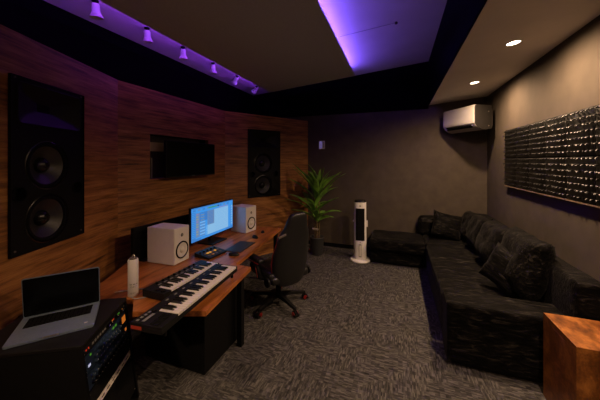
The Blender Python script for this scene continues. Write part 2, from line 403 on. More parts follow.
def wall_monitor(loc, rz, W, H, lab):
    t = thing('wall_speaker', lab, 'speaker', loc, rz, None)
    # cabinet front with holes for horn, woofers and ports
    k = H/1.145; zh0, zh1 = H-.30*k, H-.028*k
    wr, z1, z2 = .178*k, .572*k, .194*k
    b = MB(); bm = b.bm
    def loop(pts):
        vs = [bm.verts.new((x, -.012, z)) for x, z in pts]
        return [bm.edges.new((vs[n_], vs[(n_+1) % len(vs)])) for n_ in range(len(vs))]
    def circ(cx, cz, r, n_): return [(cx+r*math.cos(2*PI*q_/n_), cz+r*math.sin(2*PI*q_/n_)) for q_ in range(n_)]
    es = loop([(-W/2, 0), (W/2, 0), (W/2, H), (-W/2, H)])
    holes = loop([(x, (zh0+zh1)/2+z) for x, z in rrect(W-.07, zh1-zh0, .03)])
    for z in (z1, z2): holes += loop(circ(-.03, z, wr*.985, 48))
    for sx in (-1, 1): holes += loop(circ(sx*.235*k-.005, (z1+z2)/2+.005, .043*k, 32))
    bmesh.ops.triangle_fill(bm, use_beauty=True, use_dissolve=False, edges=es+holes)
    bmesh.ops.recalc_face_normals(bm, faces=bm.faces[:])
    r_ = bmesh.ops.extrude_edge_only(bm, edges=es+holes)
    bmesh.ops.translate(bm, vec=(0, .012, 0), verts=[v for v in r_['geom'] if isinstance(v, bmesh.types.BMVert)])
    b.build('baffle', 'speaker_black', t)
    fr = MB()
    e = .004
    for x0, x1, y0, y1 in ((-W/2-e, -W/2, -e, H+e), (W/2, W/2+e, -e, H+e), (-W/2, W/2, -e, 0), (-W/2, W/2, H, H+e)): fr.box(x0, x1, -.02, -.0, y0, y1)
    fr.build('frame', 'speaker_black', t, bevel=.002)
    # horn: mouth narrowing to a throat
    hw, hh = W-.07, zh1-zh0; rings = []
    for d, sx, sy in ((-.014, 1, 1), (-.02, .98, .97), (-.012, .93, .88), (.006, .8, .7), (.025, .6, .5), (.045, .3, .26), (.052, .16, .2)):
        rings.append([(px_, d, (zh0+zh1)/2+pz) for px_, pz in rrect(hw*sx, hh*sy, .03*min(sx, sy))])
    MB().loft(rings, cap=False).build('horn', 'horn', t, smooth=True)
    MB().box(-W/2+.005, W/2-.005, .056, .16, .005, H-.005).build('cabinet', 'black_matte', t)
    MB().box(-.05, .05, .05, .056, (zh0+zh1)/2-.04, (zh0+zh1)/2+.04).build('throat', 'black_matte', t)
    for z in (z1, z2): driver(t, -.03, z, wr)
    for s in (-1, 1):
        m = T(s*.235*k-.005, -.012, (z1+z2)/2+.005) @ RX(PI/2)
        MB().lathe([(.05*k, -.001), (.05*k, .006), (.043*k, .006), (.04*k, -.02), (.036*k, -.05), (0, -.05)], 32, m, cap=False).build('port', 'black_matte', t, smooth=True)
    for sx in (-1, 1):
        for z in (.03, H-.012): MB().lathe([(.007, 0), (.007, .004), (0, .005)], 12, T(sx*(W/2-.025), -.012, z) @ RX(PI/2), cap=False).build('screw', 'grey_dark', t)
    return t
def on_wall(p0, p1, mid, off):
    d = Vector((p1[0]-p0[0], p1[1]-p0[1])).normalized(); n = Vector((d.y, -d.x))
    return (mid[0]+n.x*off, mid[1]+n.y*off), math.atan2(d.y, d.x)
def proj(p0, p1, q):
    p0 = Vector(p0); d = (Vector(p1)-p0).normalized(); return p0+d*((Vector(q)-p0).dot(d))
# speakers sit in cut-outs: their front stands a little proud of the timber
q = proj(PA, PB, SN); p, rz = on_wall(PA, PB, q, .002)
wall_monitor((p[0], p[1], HN[2]), rz, HN[0], HN[1], 'large black horn loudspeaker set in the near timber wall above the laptop')
q = proj(PC, PD, SF); p, rz = on_wall(PC, PD, q, .002)
wall_monitor((p[0], p[1], HF[2]), rz, HF[0], HF[1], 'black horn loudspeaker set in the far timber wall beside the plant')

# ------------------------------------------------------------------ television
tv = thing('television', 'black switched off television on an arm in front of the wall recess', 'television', (-2.56, 2.83, 1.5))
MB().box(-.025, .02, -.44, .44, 0, .445, bev=.006).build('cabinet', 'black_plastic', tv)
MB().box(.02, .0215, -.43, .43, .018, .437).build('screen', 'screen_off', tv)
MB().box(.02, .022, -.025, .025, .005, .012).build('badge', 'grey_print', tv)
MB().box(-.1, -.025, -.12, .12, .12, .32, bev=.006).build('back_housing', 'black_plastic', tv)
MB().tube([(-.1, -.02, .22), (-.2, -.15, .22), (-.38, -.02, .22)], .018).box(-.39, -.37, -.08, .06, .12, .32).build('wall_arm', 'black_matte', tv)

# ------------------------------------------------------------------ wall plate
wp = thing('wall_controller', 'small pale wall controller with a purple display above the plant', 'wall control', (-1.437, BACK, 2.022))
MB().box(-.062, .062, -.018, 0, -.082, .082, bev=.006).build('housing', 'white_plastic', wp)
MB().box(-.05, .01, -.0195, -.018, -.07, .07).build('display', 'e_purple', wp)
MB().box(-.022, -.012, -.0205, -.0195, -.03, .03).box(-.028, -.006, -.0205, -.0195, -.035, -.028).build('digit', 'white_print', wp)
for z in (-.04, 0, .04): MB().box(.02, .045, -.021, -.018, z-.012, z+.012, bev=.003).build('button', 'grey_print', wp)

# ------------------------------------------------------------------ air conditioner across the corner
w1 = 4.48
ac = thing('air_conditioner', 'white wall mounted air conditioner across the back right corner under the soffit', 'air conditioner', (.158*w1, 1.123*w1, 2.158), math.atan2(-.119, .075))
L_, D_, H_ = .63, .30, .367
# local x along the front from left to right, local y into the corner (behind)
prof = [(.0, .10), (.0, .34), (.012, .36), (.03, H_), (D_, H_), (D_, .02), (.17, 0), (.1, .012), (.035, .05)]
def prof_x(b, x0, x1, pr): return b.loft([[(x, y, z) for y, z in pr] for x in (x0, x1)])
prof_x(MB(), .012, L_-.012, prof).build('body', 'ac_white', ac, bevel=.006)
for x0, x1, nm in ((0, .012, 'ac_white'), (L_-.012, L_, 'ac_shade')):
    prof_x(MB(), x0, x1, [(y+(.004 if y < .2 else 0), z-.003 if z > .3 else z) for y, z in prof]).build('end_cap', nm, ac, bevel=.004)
MB().box(.03, L_-.03, -.003, .004, .118, .335, bev=.003).build('front_panel', 'ac_white', ac)
fl = MB()
for k, (y, z) in enumerate(((.008, .082), (.026, .056))):
    fl.box(.07, L_-.07, -.002, .018, -.012, .008, mtx=T(0, y, z) @ RX(R(-40)))
fl.build('air_outlet', 'black_matte', ac)
MB().box(.07, L_-.07, -.004, .006, -.004, .003, mtx=T(0, .014, .068) @ RX(R(-40))).build('louvre', 'ac_white', ac)
MB().box(.2, L_-.02, D_, D_+.035, .06, .3).build('mounting_bracket', 'grey_dark', ac)
for z in (.06, .27): MB().lathe([(.008, 0), (.008, .004), (0, .004)], 12, T(L_, .24, z) @ RY(PI/2), cap=False).build('screw', 'steel', ac)

# ------------------------------------------------------------------ acoustic diffuser on the right wall
df = thing('acoustic_diffuser', 'long black acoustic diffuser panel with rows of small curved lugs on the right wall', 'acoustic panel', (RIGHT-.003, 4.31, 1.376))
TS = .3505
NT = 6
MB().box(-.02, 0, -TS*NT-.01, 0, 0, .73).build('backing', 'black_matte', df)
def tile_mesh():
    b = MB(); b.box(-.012, 0, -TS+.003, -.003, .003, TS*1.03-.003, bev=.002)
    n = 7; h = TS*1.03/n; w = TS/n
    for i in range(n):
        for j in range(n):
            cy = -(j+.5)*w; cz = (i+.5)*h
            # curved lug: quarter-round tongue standing out from the tile
            rings = []
            up = 1; lo = random.uniform(.006, .026)
            for k in range(5):
                a = k/4*R(80); out = lo*math.sin(a); dz = .016*math.cos(a)*up - .004
                hw = w*random.uniform(.2, .29)*(1-.35*(k/4)**2); th = .006
                rings.append([(-.012-out, cy-hw, cz+dz-th), (-.012-out, cy+hw, cz+dz-th*.4), (-.012-out-.002, cy+hw*.8, cz+dz+th), (-.012-out-.002, cy-hw, cz+dz+th*.6)])
            b.loft(rings)
    return b
tl = tile_mesh().build('diffuser_tile', 'foam', df, loc=(-.02, 0, 0), smooth=True, angle=30)
for r_ in range(2):
    for c_ in range(NT):
        if r_ == 0 and c_ == 0: continue
        o = tl.copy(); COL.objects.link(o); o.parent = df; o.location = (-.02, -TS*c_, .365*r_)
MB().box(-.032, 0, -TS*NT-.01, .01, -.012, 0).build('ledge', 'ledge', df)

# ------------------------------------------------------------------ sofa
def soft_box(x0, x1, y0, y1, z0, z1, bev=.05, amp=.008, seed=0, puff=0.0, cuts=10):
    b = MB(); bm = b.bm
    r = bmesh.ops.create_cube(bm, size=1)
    bmesh.ops.subdivide_edges(bm, edges=bm.edges[:], cuts=cuts, use_grid_fill=True)
    sx, sy, sz = x1-x0, y1-y0, z1-z0; c = Vector(((x0+x1)/2, (y0+y1)/2, (z0+z1)/2)); hs = Vector((sx/2, sy/2, sz/2))
    for v in bm.verts:
        # pull grid lines towards the rounded rim, then round the corners
        p = Vector((math.copysign(1-(1-min(1, abs(2*q)))**1.35, q) for q in v.co))
        p = Vector((p.x*hs.x, p.y*hs.y, p.z*hs.z))
        inner = Vector((max(-h+bev, min(h-bev, a)) if h > bev else 0 for a, h in zip(p, hs)))
        d = p-inner
        if d.length > 1e-6: p = inner + d.normalized()*min(bev, max(abs(k) for k in d) if d.length > 0 else 0)
        if puff:
            e = (1-(p.x/hs.x)**2)*(1-(p.y/hs.y)**2)
            if p.z > 0: p.z += puff*max(0, e)
        n = noise.noise_vector(Vector((p.x*4+seed, p.y*4, p.z*4+seed*1.7)))*amp + noise.noise_vector(Vector((p.x*11+seed, p.y*11, p.z*9)))*amp*.5
        v.co = c+p+n
    return b
def pillow(w, h, t, amp=.012, seed=0, pinch=.10, n=16, ears=.04):
    b = MB(); bm = b.bm; grid = {}
    for side in (-1, 1):
        for i in range(n+1):
            for j in range(n+1):
                u = -1+2*i/n; v = -1+2*j/n
                edge = i in (0, n) or j in (0, n)
                if side == 1 and edge: grid[(1, i, j)] = grid[(-1, i, j)]; continue
                sc = 1-pinch*(1-abs(u)**2)*abs(v)**3
                sr = 1-pinch*(1-abs(v)**2)*abs(u)**3
                x = u*w/2*sr; y = v*h/2*sc
                z = 0 if edge else side*t/2*((1-u**4)*(1-v**4))**.55
                q = noise.noise_vector(Vector((u*1.7+seed, v*1.7, side*.6)))*amp + noise.noise_vector(Vector((u*5+seed, v*4, side)))*amp*.45
                if edge: q *= .4
                grid[(side, i, j)] = bm.verts.new(Vector((x, y, z))+q)
    for side in (-1, 1):
        for i in range(n):
            for j in range(n):
                f = [grid[(side, i, j)], grid[(side, i+1, j)], grid[(side, i+1, j+1)], grid[(side, i, j+1)]]
                bm.faces.new(f if side == 1 else f[::-1])
    return b
sofa = thing('sectional_sofa', 'black crushed velvet corner sofa along the right and back walls', 'sofa', (.87, 3.7, 0))
def sp(name, b, mtx=None, m='velvet'):
    if mtx is not None: bmesh.ops.transform(b.bm, matrix=mtx, verts=b.bm.verts[:])
    bmesh.ops.translate(b.bm, vec=(-.87, -3.7, 0), verts=b.bm.verts[:])
    return b.build(name, m, sofa, smooth=True, angle=80)
sp('base', soft_box(.40, 1.36, 2.84, 4.5, .03, .30, .02, .003, 1))
sp('chaise_base', soft_box(-.43, 1.36, 4.58, 5.17, .03, .25, .02, .003, 2))
sp('seat_cushion', soft_box(.395, 1.18, 2.82, 4.47, .29, .44, .04, .007, 3, .012, 14))
sp('chaise_cushion', soft_box(-.44, .40, 4.50, 5.17, .24, .43, .04, .007, 4, .012, 14))
sp('corner_cushion', soft_box(.40, 1.18, 4.47, 5.15, .24, .45, .04, .007, 5, .01, 12))
sp('arm', soft_box(.385, 1.355, 2.51, 2.80, .02, .525, .025, .005, 6, .0, 12))
sp('back_frame', soft_box(1.19, 1.37, 2.46, 5.16, .03, .845, .04, .006, 7, .0, 16))
sp('back_bolster', soft_box(.32, 1.15, 4.96, 5.17, .42, .77, .09, .008, 8))
for k, (y, z, w, h, x, rz) in enumerate(((4.82, .67, .46, .46, 1.08, 8), (4.36, .685, .52, .48, 1.09, 5), (3.76, .71, .62, .52, 1.08, 4), (3.11, .745, .68, .57, 1.10, 1))):
    b = pillow(w, h, .27, .03, k*3.1+1, .06)
    sp('back_cushion', b, T(x, y, z) @ RZ(R(rz)) @ RY(R(16)) @ RZ(R(0)) @ Matrix(((0, 0, 1, 0), (1, 0, 0, 0), (0, 1, 0, 0), (0, 0, 0, 1))))
VERT = Matrix(((1, 0, 0, 0), (0, 0, -1, 0), (0, 1, 0, 0), (0, 0, 0, 1)))     # pillow plane upright facing -y
p1 = pillow(.46, .42, .17, .012, 21, .1); p1 = p1.build('throw_pillow', 'velvet', smooth=True, angle=80)
p1.matrix_world = T(.73, 4.80, .665) @ RZ(R(12)) @ RX(R(-18)) @ RY(R(14)) @ VERT
tag(p1, 'black velvet throw pillow leaning in the far corner of the sofa', 'pillow', 'throw pillows on the sofa')
p2 = pillow(.38, .38, .17, .012, 33, .1).build('throw_pillow', 'velvet', smooth=True, angle=80)
p2.matrix_world = T(.965, 3.06, .66) @ RZ(R(-48)) @ RX(R(-16)) @ RY(R(20)) @ VERT
tag(p2, 'black velvet throw pillow just behind the near sofa arm, tilted on the big cushion', 'pillow', 'throw pillows on the sofa')

# ------------------------------------------------------------------ wooden side block
wb = thing('side_table', 'square burl wood block table at the right edge in front of the sofa arm', 'side table', (1.185, 2.24, 0))
MB().box(-.193, .193, -.193, .193, .56, .6, bev=.002).build('tabletop', 'wood_box', wb)
b = MB()
b.box(-.193, -.165, -.193, .193, 0, .56).box(.165, .193, -.193, .193, 0, .56).box(-.165, .165, -.193, -.165, 0, .56).box(-.165, .165, .165, .193, 0, .56)
b.build('body', 'wood_box', wb)

# ------------------------------------------------------------------ desk
ZT = .72
desk = thing('studio_desk', 'long reddish wood studio desk with a wider near end, along the timber wall', 'desk', (-1.9, 2.3, 0))
def dl(p): return (p[0]+1.9, p[1]-2.3)
poly = [(-1.178, 1.426), (-1.276, 2.161), (-1.447, 2.175), (-1.607, 3.57), (-2.42, 3.49), (-2.45, 1.83), (-2.26, 1.5), (-2.15, 1.165), (-1.765, 1.375), (-1.62, 1.255)]
MB().prism([dl(p) for p in poly], ZT-.036, ZT, bev=.002).build('tabletop', 'wood_desk', desk)
MB().box(-.16, .47, -.585, -.1, .012, ZT-.036, bev=.004).build('pedestal', 'black_matte', desk)
for x, y in ((-.10, -.55), (.43, -.55), (.43, -.135), (-.10, -.135)): MB().cyl(.02, 0, .012, 16, T(x, y, 0)).build('foot', 'black_plastic', desk)
for x, y in ((.535, -.175), (.245, 1.19), (-.42, 1.1), (-.45, -.35)):
    MB().box(x-.025, x+.025, y-.025, y+.025, 0, ZT-.036, bev=.004).build('leg', 'black_matte', desk)
MB().box(-.46, -.43, -.3, 1.1, .35, ZT-.036).build('modesty_panel', 'black_matte', desk)

# ------------------------------------------------------------------ desk back panel
bp = thing('desk_screen', 'flat black upright panel at the back of the desk behind the near white speaker', 'panel', (-2.385, 2.23, ZT))
MB().box(-.02, .02, -.39, .39, .01, .335, bev=.006).build('panel', 'black_matte', bp)
for y in (-.3, .3): MB().box(-.05, .07, y-.02, y+.02, 0, .012, bev=.003).build('foot', 'black_plastic', bp)

# ------------------------------------------------------------------ white desk speakers
def desk_speaker(x, y, rz, lab, W=.20, H=.342, D=.32):
    t = thing('studio_speaker', lab, 'speaker', (x, y, ZT), rz, 'white studio speakers on the desk')
    MB().box(-D, -.004, -W/2, W/2, .004, H, bev=.004).build('cabinet', 'white_plastic', t)
    MB().box(-.004, 0, -W/2+.003, W/2-.003, .007, H-.003, bev=.0015).build('front_panel', 'white_plastic', t)
    for sx in (-D+.04, -.04):
        for sy in (-1, 1): MB().cyl(.012, 0, .005, 12, T(sx, sy*(W/2-.03), 0)).build('foot', 'black_plastic', t)
    m = T(0, 0, .125) @ RY(PI/2)
    r = .082
    d = MB().lathe([(r*1.0, 0), (r*1.0, .006), (r*.95, .010), (r*.86, .007), (r*.84, .0)], 48, m, cap=False).build('woofer', 'black_matte', t, smooth=True)
    MB().lathe([(r*.845, .003), (r*.6, .0015), (r*.36, .0006)], 48, m, cap=False).build('cone', 'white_cone', d, smooth=True)
    MB().lathe([(r*.36, .0006), (r*.33, .006), (r*.2, .012), (0, .015)], 32, m, cap=False).build('dust_cap', 'white_cone', d, smooth=True)
    m = T(0, 0, .268) @ RY(PI/2)
    MB().lathe([(.038, 0), (.039, .002), (.03, .001), (.018, .0008)], 40, m, cap=False).build('tweeter_horn', 'white_plastic', t, smooth=True)
    MB().lathe([(.018, .0006), (.015, .005), (.008, .009), (0, .0105)], 24, m, cap=False).build('tweeter_dome', 'grey_print', t, smooth=True)
    MB().box(0, .001, -.02, .02, .03, .035).box(0, .001, -.004, .004, .022, .030).build('badge', 'white_print', t)
    MB().cyl(.004, 0, .001, 12, T(0, 0, .046-.02) @ RY(PI/2)).build('power_light', 'e_white', t)
    return t
desk_speaker(-1.96, 2.03, R(3), 'white studio speaker on the desk beside the two piano keyboards')
desk_speaker(-1.905, 3.235, R(-8), 'white studio speaker on the desk at the far side of the lit monitor', W=.22, H=.352, D=.27)

# ------------------------------------------------------------------ computer monitor
mo = thing('computer_monitor', 'wide computer monitor with a bright blue audio editing screen', 'monitor', (-2.10, 2.69, ZT))
MB().box(-.03, 0, -.392, .392, .075, .468, bev=.004).build('housing', 'black_plastic', mo)
s = MB(); y0, y1, z0, z1 = -.383, .383, .088, .458
def sq(key, a0, a1, b0, b1, lift):
    s.use(key); x = .0006+lift*.0004
    Y0 = y0+(y1-y0)*a0; Y1 = y0+(y1-y0)*a1; Z0 = z1-(z1-z0)*b1; Z1 = z1-(z1-z0)*b0
    s.quad((x, Y0, Z0), (x, Y1, Z0), (x, Y1, Z1), (x, Y0, Z1))
sq('s_bg', 0, 1, 0, 1, 0)
sq('s_mid', 0, 1, 0, .035, 1); sq('s_bg', 0, 1, .035, .13, 1)
for k in range(9): sq('s_grey' if k % 2 else 's_mid', .03+.1*k, .085+.1*k, .055, .105, 2)
sq('s_green', .36, .56, .06, .10, 3); sq('s_dark', .58, .62, .06, .10, 3); sq('s_pink', .62, .86, .135, .155, 3)
sq('s_mid', 0, .08, .13, .93, 1)
for k in range(14): sq('s_bg', .012, .068, .15+.054*k, .18+.054*k, 2)
sq('s_grey', .09, .17, .17, .9, 1)
for k in range(9): sq('s_yellow' if k % 3 else 's_pink', .10, .14, .19+.075*k, .22+.075*k, 2)
sq('s_mid', .17, .34, .17, .44, 1); sq('s_grey', .34, .50, .17, .62, 1)
for k in range(6): sq('s_yellow' if k % 2 else 's_bg', .19, .27, .20+.04*k, .215+.04*k, 2)
for k in range(9): sq('s_mid', .36, .47, .20+.046*k, .215+.046*k, 2)
sq('s_bg', .17, .34, .44, .92, 1); sq('s_pale', .30, .5, .62, .92, 1)
sq('s_pale', .50, .87, .17, .92, 1)
for k in range(15): sq('s_bg', .51, .86, .2+.047*k, .203+.047*k, 2)
for k in range(10): sq('s_grey' if k % 2 else 's_pale', .18, .29, .46+.045*k, .485+.045*k, 2)
sq('s_bg', .87, .93, .17, .92, 1); sq('s_mid', .93, .945, .17, .92, 2)
for k in range(8): sq('s_pale', .95, .99, .19+.088*k, .24+.088*k, 2)
sq('s_mid', 0, 1, .93, 1, 2); sq('s_bg', .2, .8, .945, .985, 3)
s.build('screen', None, mo)
MB().box(.0, .0012, -.392, .392, .075, .087).build('chin', 'black_gloss', mo)
MB().tube([(-.05, 0, .012), (-.06, 0, .12), (-.04, 0, .26)], [.03, .026, .024], 12).build('neck', 'black_plastic', mo)
MB().box(-.13, .09, -.14, .14, 0, .014, bev=.005).build('base', 'black_plastic', mo)
MB().box(-.045, -.03, -.08, .08, .2, .34).build('mount_plate', 'black_plastic', mo)

# ------------------------------------------------------------------ piano keyboards
def piano(name, lab, x0, x1, y0, y1, zb, H, ykeys, nwhite, kx0, first=0, lift=.006):
    """x0 far edge, x1 near (player) edge, running along y; the player sits on the +x side."""
    t = thing(name, lab, 'piano keyboard', ((x0+x1)/2, (y0+y1)/2, zb), 0, 'piano keyboards on the desk')
    cx, cy = (x0+x1)/2, (y0+y1)/2
    a, b_, c, d = x0-cx, x1-cx, y0-cy, y1-cy
    body = MB().box(a, b_, c, d, lift, H-.018, bev=.004)
    k0, k1 = ykeys[0]-cy, ykeys[1]-cy; kx = kx0-cx
    body.box(a, kx, c, d, H-.02, H, bev=.003).box(kx, b_, c, k0, H-.02, H-.003, bev=.003).box(kx, b_, k1, d, H-.02, H-.003, bev=.003)
    body.build('body', 'black_plastic', t)
    wd = (k1-k0)/nwhite
    wk = MB().box(0, b_-kx-.004, .0006, wd-.0006, 0, .016, bev=.0012)
    first_w = wk.build('white_key', 'key_white', t, loc=(kx, k0, H-.017))
    for i in range(1, nwhite):
        o = first_w.copy(); COL.objects.link(o); o.location = (kx, k0+wd*i, H-.017); o.parent = t
    fb = None
    for i in range(nwhite-1):
        if (i+first) % 7 in (2, 6): continue
        if fb is None:
            fb = MB().loft([[(0, -.0055, 0), (0, .0055, 0), (.085, .0055, 0), (.085, -.0055, 0)], [(0, -.0045, .011), (0, .0045, .011), (.076, .0045, .011), (.076, -.0045, .011)]]).build('black_key', 'key_black', t, loc=(kx, k0+wd*(i+1), H-.001))
        else:
            o = fb.copy(); COL.objects.link(o); o.location = (kx, k0+wd*(i+1), H-.001); o.parent = t
    for fx in (a+.03, b_-.03):
        for fy in (c+.06, d-.04): MB().cyl(.01, 0, lift+.001, 12, T(fx, fy, 0)).build('foot', 'black_matte', t)
    return t, a, b_, c, d, kx, k0
t, a, b_, c, d, kx, k0 = piano('piano_keyboard', 'longer black piano keyboard jutting out over the near edge of the desk', -1.4425, -1.2375, 1.075, 1.945, ZT, .087, (1.21, 1.93), 29, -1.3745, lift=.042)
t.rotation_euler = (0, 0, R(6.2))
for i in range(2):
    for j in range(4): MB().box(b_-.075+.03*i-.012, b_-.075+.03*i+.012, c+.012+.029*j, c+.036+.029*j, .084, .0885, bev=.002).build('pad', 'black_matte', t)
for j in range(4): MB().box(a+.02, a+.035, c+.015+.028*j, c+.03+.028*j, .087, .089).build('button', 'grey_print', t)
MB().box(a+.055, a+.075, c+.02, c+.1, .087, .0882).build('control_print', 'grey_print', t)
for j in range(1): MB().lathe([(.014, 0), (.014, .004), (0, .006)], 20, T(a+.05+.05*j, c+.118, .087), cap=False).build('knob', 'black_gloss', t)
for j in range(7): MB().box(a+.022, a+.034, c+.24+.08*j, c+.262+.08*j, .087, .0882).build('button', 'grey_print', t)
MB().box(a+.005, a+.075, c-.002, c, .052, .070).build('light_strip', 'e_glow', t)
t, a, b_, c, d, kx, k0 = piano('piano_keyboard', 'shorter black piano keyboard lying between the near white speaker and the longer one', -1.725, -1.52, 1.41, 2.02, ZT, .06, (1.478, 2.008), 22, -1.642)
for j in range(2): MB().lathe([(.018, 0), (.018, .006), (.014, .008), (0, .008)], 20, T(b_-.04-.05*j, c+.033, .057), cap=False).build('wheel', 'black_gloss', t)
for j in range(8): MB().lathe([(.010, 0), (.010, .012), (0, .013)], 16, T(a+.028, c+.1+.055*j, .06), cap=False).build('knob', 'black_gloss', t)
for j in range(8): MB().box(a+.05, a+.062, c+.085+.055*j, c+.115+.055*j, .06, .0612).build('button', 'grey_print', t)

# ------------------------------------------------------------------ bottle
bo = thing('bottle', 'slim white bottle with a small metal cap standing on the near end of the desk', 'bottle', (-1.815, 1.41, ZT))
MB().lathe([(0, 0), (.031, 0), (.034, .003), (.034, .258), (.031, .264), (.022, .266)], 36, cap=False).build('body', 'white_plastic', bo, smooth=True)
MB().lathe([(.022, .264), (.025, .266), (.025, .274), (.02, .276), (0, .276)], 28, cap=False).build('cap', 'grey_dark', bo, smooth=True)
MB().tube([(.012*math.cos(k*PI/8), .012*math.sin(k*PI/8)*.4, .276+.02*math.sin(k*PI/8)) for k in range(9)], .003, 6).build('carry_loop', 'steel', bo, smooth=True)
pr = MB()
for z, h, a0, a1 in ((.088, .007, -75, 15), (.076, .003, -70, 0), (.069, .003, -70, -10), (.03, .003, -65, -5), (.024, .003, -65, -15)):
    n = 10
    for i in range(n):
        if i % 4 == 3: continue
        u0, u1 = R(a0+(a1-a0)*i/n), R(a0+(a1-a0)*(i+.8)/n)
        pr.quad((.0345*math.cos(u0), .0345*math.sin(u0), z), (.0345*math.cos(u1), .0345*math.sin(u1), z), (.0345*math.cos(u1), .0345*math.sin(u1), z+h), (.0345*math.cos(u0), .0345*math.sin(u0), z+h))
pr.build('printed_lettering', 'grey_print', bo)
# cables with jack plugs beside the bottle
def cable(lab, pts, e0, e1, m='clear'):
    t = thing('audio_cable', lab, 'cable', (pts[0][0], pts[0][1], ZT))
    P = [Vector(p)-Vector((pts[0][0], pts[0][1], ZT)) for p in pts]
    # smooth curve
    out = []
    for i in range(len(P)-1):
        p0, p1, p2, p3 = P[max(i-1, 0)], P[i], P[i+1], P[min(i+2, len(P)-1)]
        for k in range(6):
            u = k/6; out.append(.5*((2*p1)+(p2-p0)*u+(2*p0-5*p1+4*p2-p3)*u*u+(3*p1-p0-3*p2+p3)*u**3))
    out.append(P[-1])
    MB().tube(out, .0035, 6).build('cord', m, t, smooth=True)
    for e in (e0, e1):
        if e is None: continue
        pt, dr = (out[0], out[0]-out[1]) if e == 0 else (out[-1], out[-1]-out[-2])
        dr.normalize()
        MB().tube([pt, pt+dr*.028, pt+dr*.03, pt+dr*.055], [.006, .006, .0035, .003], 8).build('jack_plug', 'steel', t, smooth=True)
cable('pale cable with a metal plug curling behind the white bottle', [(-1.93, 1.42, ZT+.006), (-1.88, 1.46, ZT+.006), (-1.83, 1.495, ZT+.006), (-1.765, 1.51, ZT+.006), (-1.72, 1.505, ZT+.006)], 0, 1)
cable('pale cable with a metal plug in front of the white bottle', [(-1.79, 1.375, ZT+.006), (-1.75, 1.372, ZT+.006), (-1.715, 1.392, ZT+.006), (-1.69, 1.42, ZT+.006)], None, 1)

# ------------------------------------------------------------------ small desk gear
ctl = thing('audio_controller', 'small black control unit with amber buttons in front of the monitor', 'audio controller', (-1.835, 2.30, ZT), R(-6))
MB().loft([[(-.1, y, .004), (.1, y, .004), (.1, y, .022), (-.1, y, .045)] for y in (-.13, .13)]).build('body', 'black_plastic', ctl, bevel=.004)
SL = T(0, 0, .0335) @ RY(R(6.56))
for i in range(6): MB().box(-.005, .02, -.1+.034*i, -.075+.034*i, 0, .005, bev=.001, mtx=SL).build('button', 'e_amber' if i in (1, 2, 4) else 'grey_dark', ctl)
for i in range(5): MB().lathe([(.011, 0), (.01, .014), (0, .015)], 16, SL @ T(-.05, -.1+.05*i, 0), cap=False).build('knob', 'black_gloss', ctl)
for i in range(4): MB().box(.05, .075, -.1+.05*i, -.07+.05*i, 0, .004, bev=.001, mtx=SL).build('fader_button', 'grey_dark' if i != 1 else 'yellow', ctl)
mat_ = thing('drawing_tablet', 'flat dark slate tablet lying on the desk before the monitor', 'tablet', (-1.69, 2.63, ZT), R(4))
MB().box(-.1, .1, -.18, .18, 0, .008, bev=.003).build('body', 'mat_navy', mat_)
MB().box(-.085, .085, -.15, .16, .008, .0086).build('surface', 'mat_navy', mat_)
def mouse(x, y, rz, lab, sc=1):
    t = thing('computer_mouse', lab, 'mouse', (x, y, ZT), rz, 'computer mice on the desk')
    rings = []
    for k in range(9):
        u = -1+2*k/8; w = .031*sc*math.sqrt(max(.02, 1-u*u*.96)); h = .034*sc*(max(.03, 1-(u*.9+.1)**2))**.5
        rings.append([(u*.055*sc, w*math.cos(a_*PI/8), h*max(0, math.sin(a_*PI/8))+.001) for a_ in range(9)])
    MB().loft(rings).build('shell', 'black_plastic', t, smooth=True)
    MB().cyl(.008*sc, -.004, .004, 16, T(-.03*sc, 0, .026*sc) @ RX(PI/2)).build('scroll_wheel', 'grey_print', t)
mouse(-1.60, 2.37, R(20), 'black computer mouse between the control unit and the slate tablet')
mouse(-1.71, 3.0, R(-30), 'black computer mouse beyond the slate tablet, by the far white speaker')
mouse(-1.74, 3.26, R(-60), 'smaller black computer mouse in front of the far white speaker', .8)

# ------------------------------------------------------------------ rack case
dv = Vector((-.505, .863, 0)); nv = Vector((.863, .505, 0))
case = thing('rack_case', 'black rack case under the laptop with lit audio gear in its slanted front', 'equipment rack', (-1.528, .9, 0), math.atan2(.863, -.505))
# local x along the front edge (0..0.5), local y = into the case (behind the front), z up.  Local y axis = rot90(x) = (-.863,-.505) = -nv : good
CT, CD, SLN = .75, .53, .12
def side(x0, x1): return MB().loft([[(x, -SLN*(CT-.05)-.0, .05), (x, 0, CT-.02), (x, CD, CT-.02), (x, CD, .05)] for x in (x0, x1)])
side(0, .018).build('side_panel', 'black_matte', case); side(.482, .5).build('side_panel', 'black_matte', case)
MB().box(0, .5, -.004, CD, CT-.02, CT, bev=.004).build('top_panel', 'black_plastic', case)
MB().box(0, .5, -.08, CD, .03, .05, bev=.003).build('bottom_panel', 'black_matte', case)
MB().box(.018, .482, CD-.015, CD, .05, CT-.02).build('back_panel', 'black_matte', case)
for x in (.05, .45):
    for y in (.0, CD-.06): MB().cyl(.022, -.012, .012, 16, T(x, y, .022) @ RY(PI/2)).build('caster', 'black_plastic', case)
FR = T(0, .0, CT-.022) @ RX(-math.atan(SLN))        # face frame: local x along, local -z down the slanted front, local -y outward
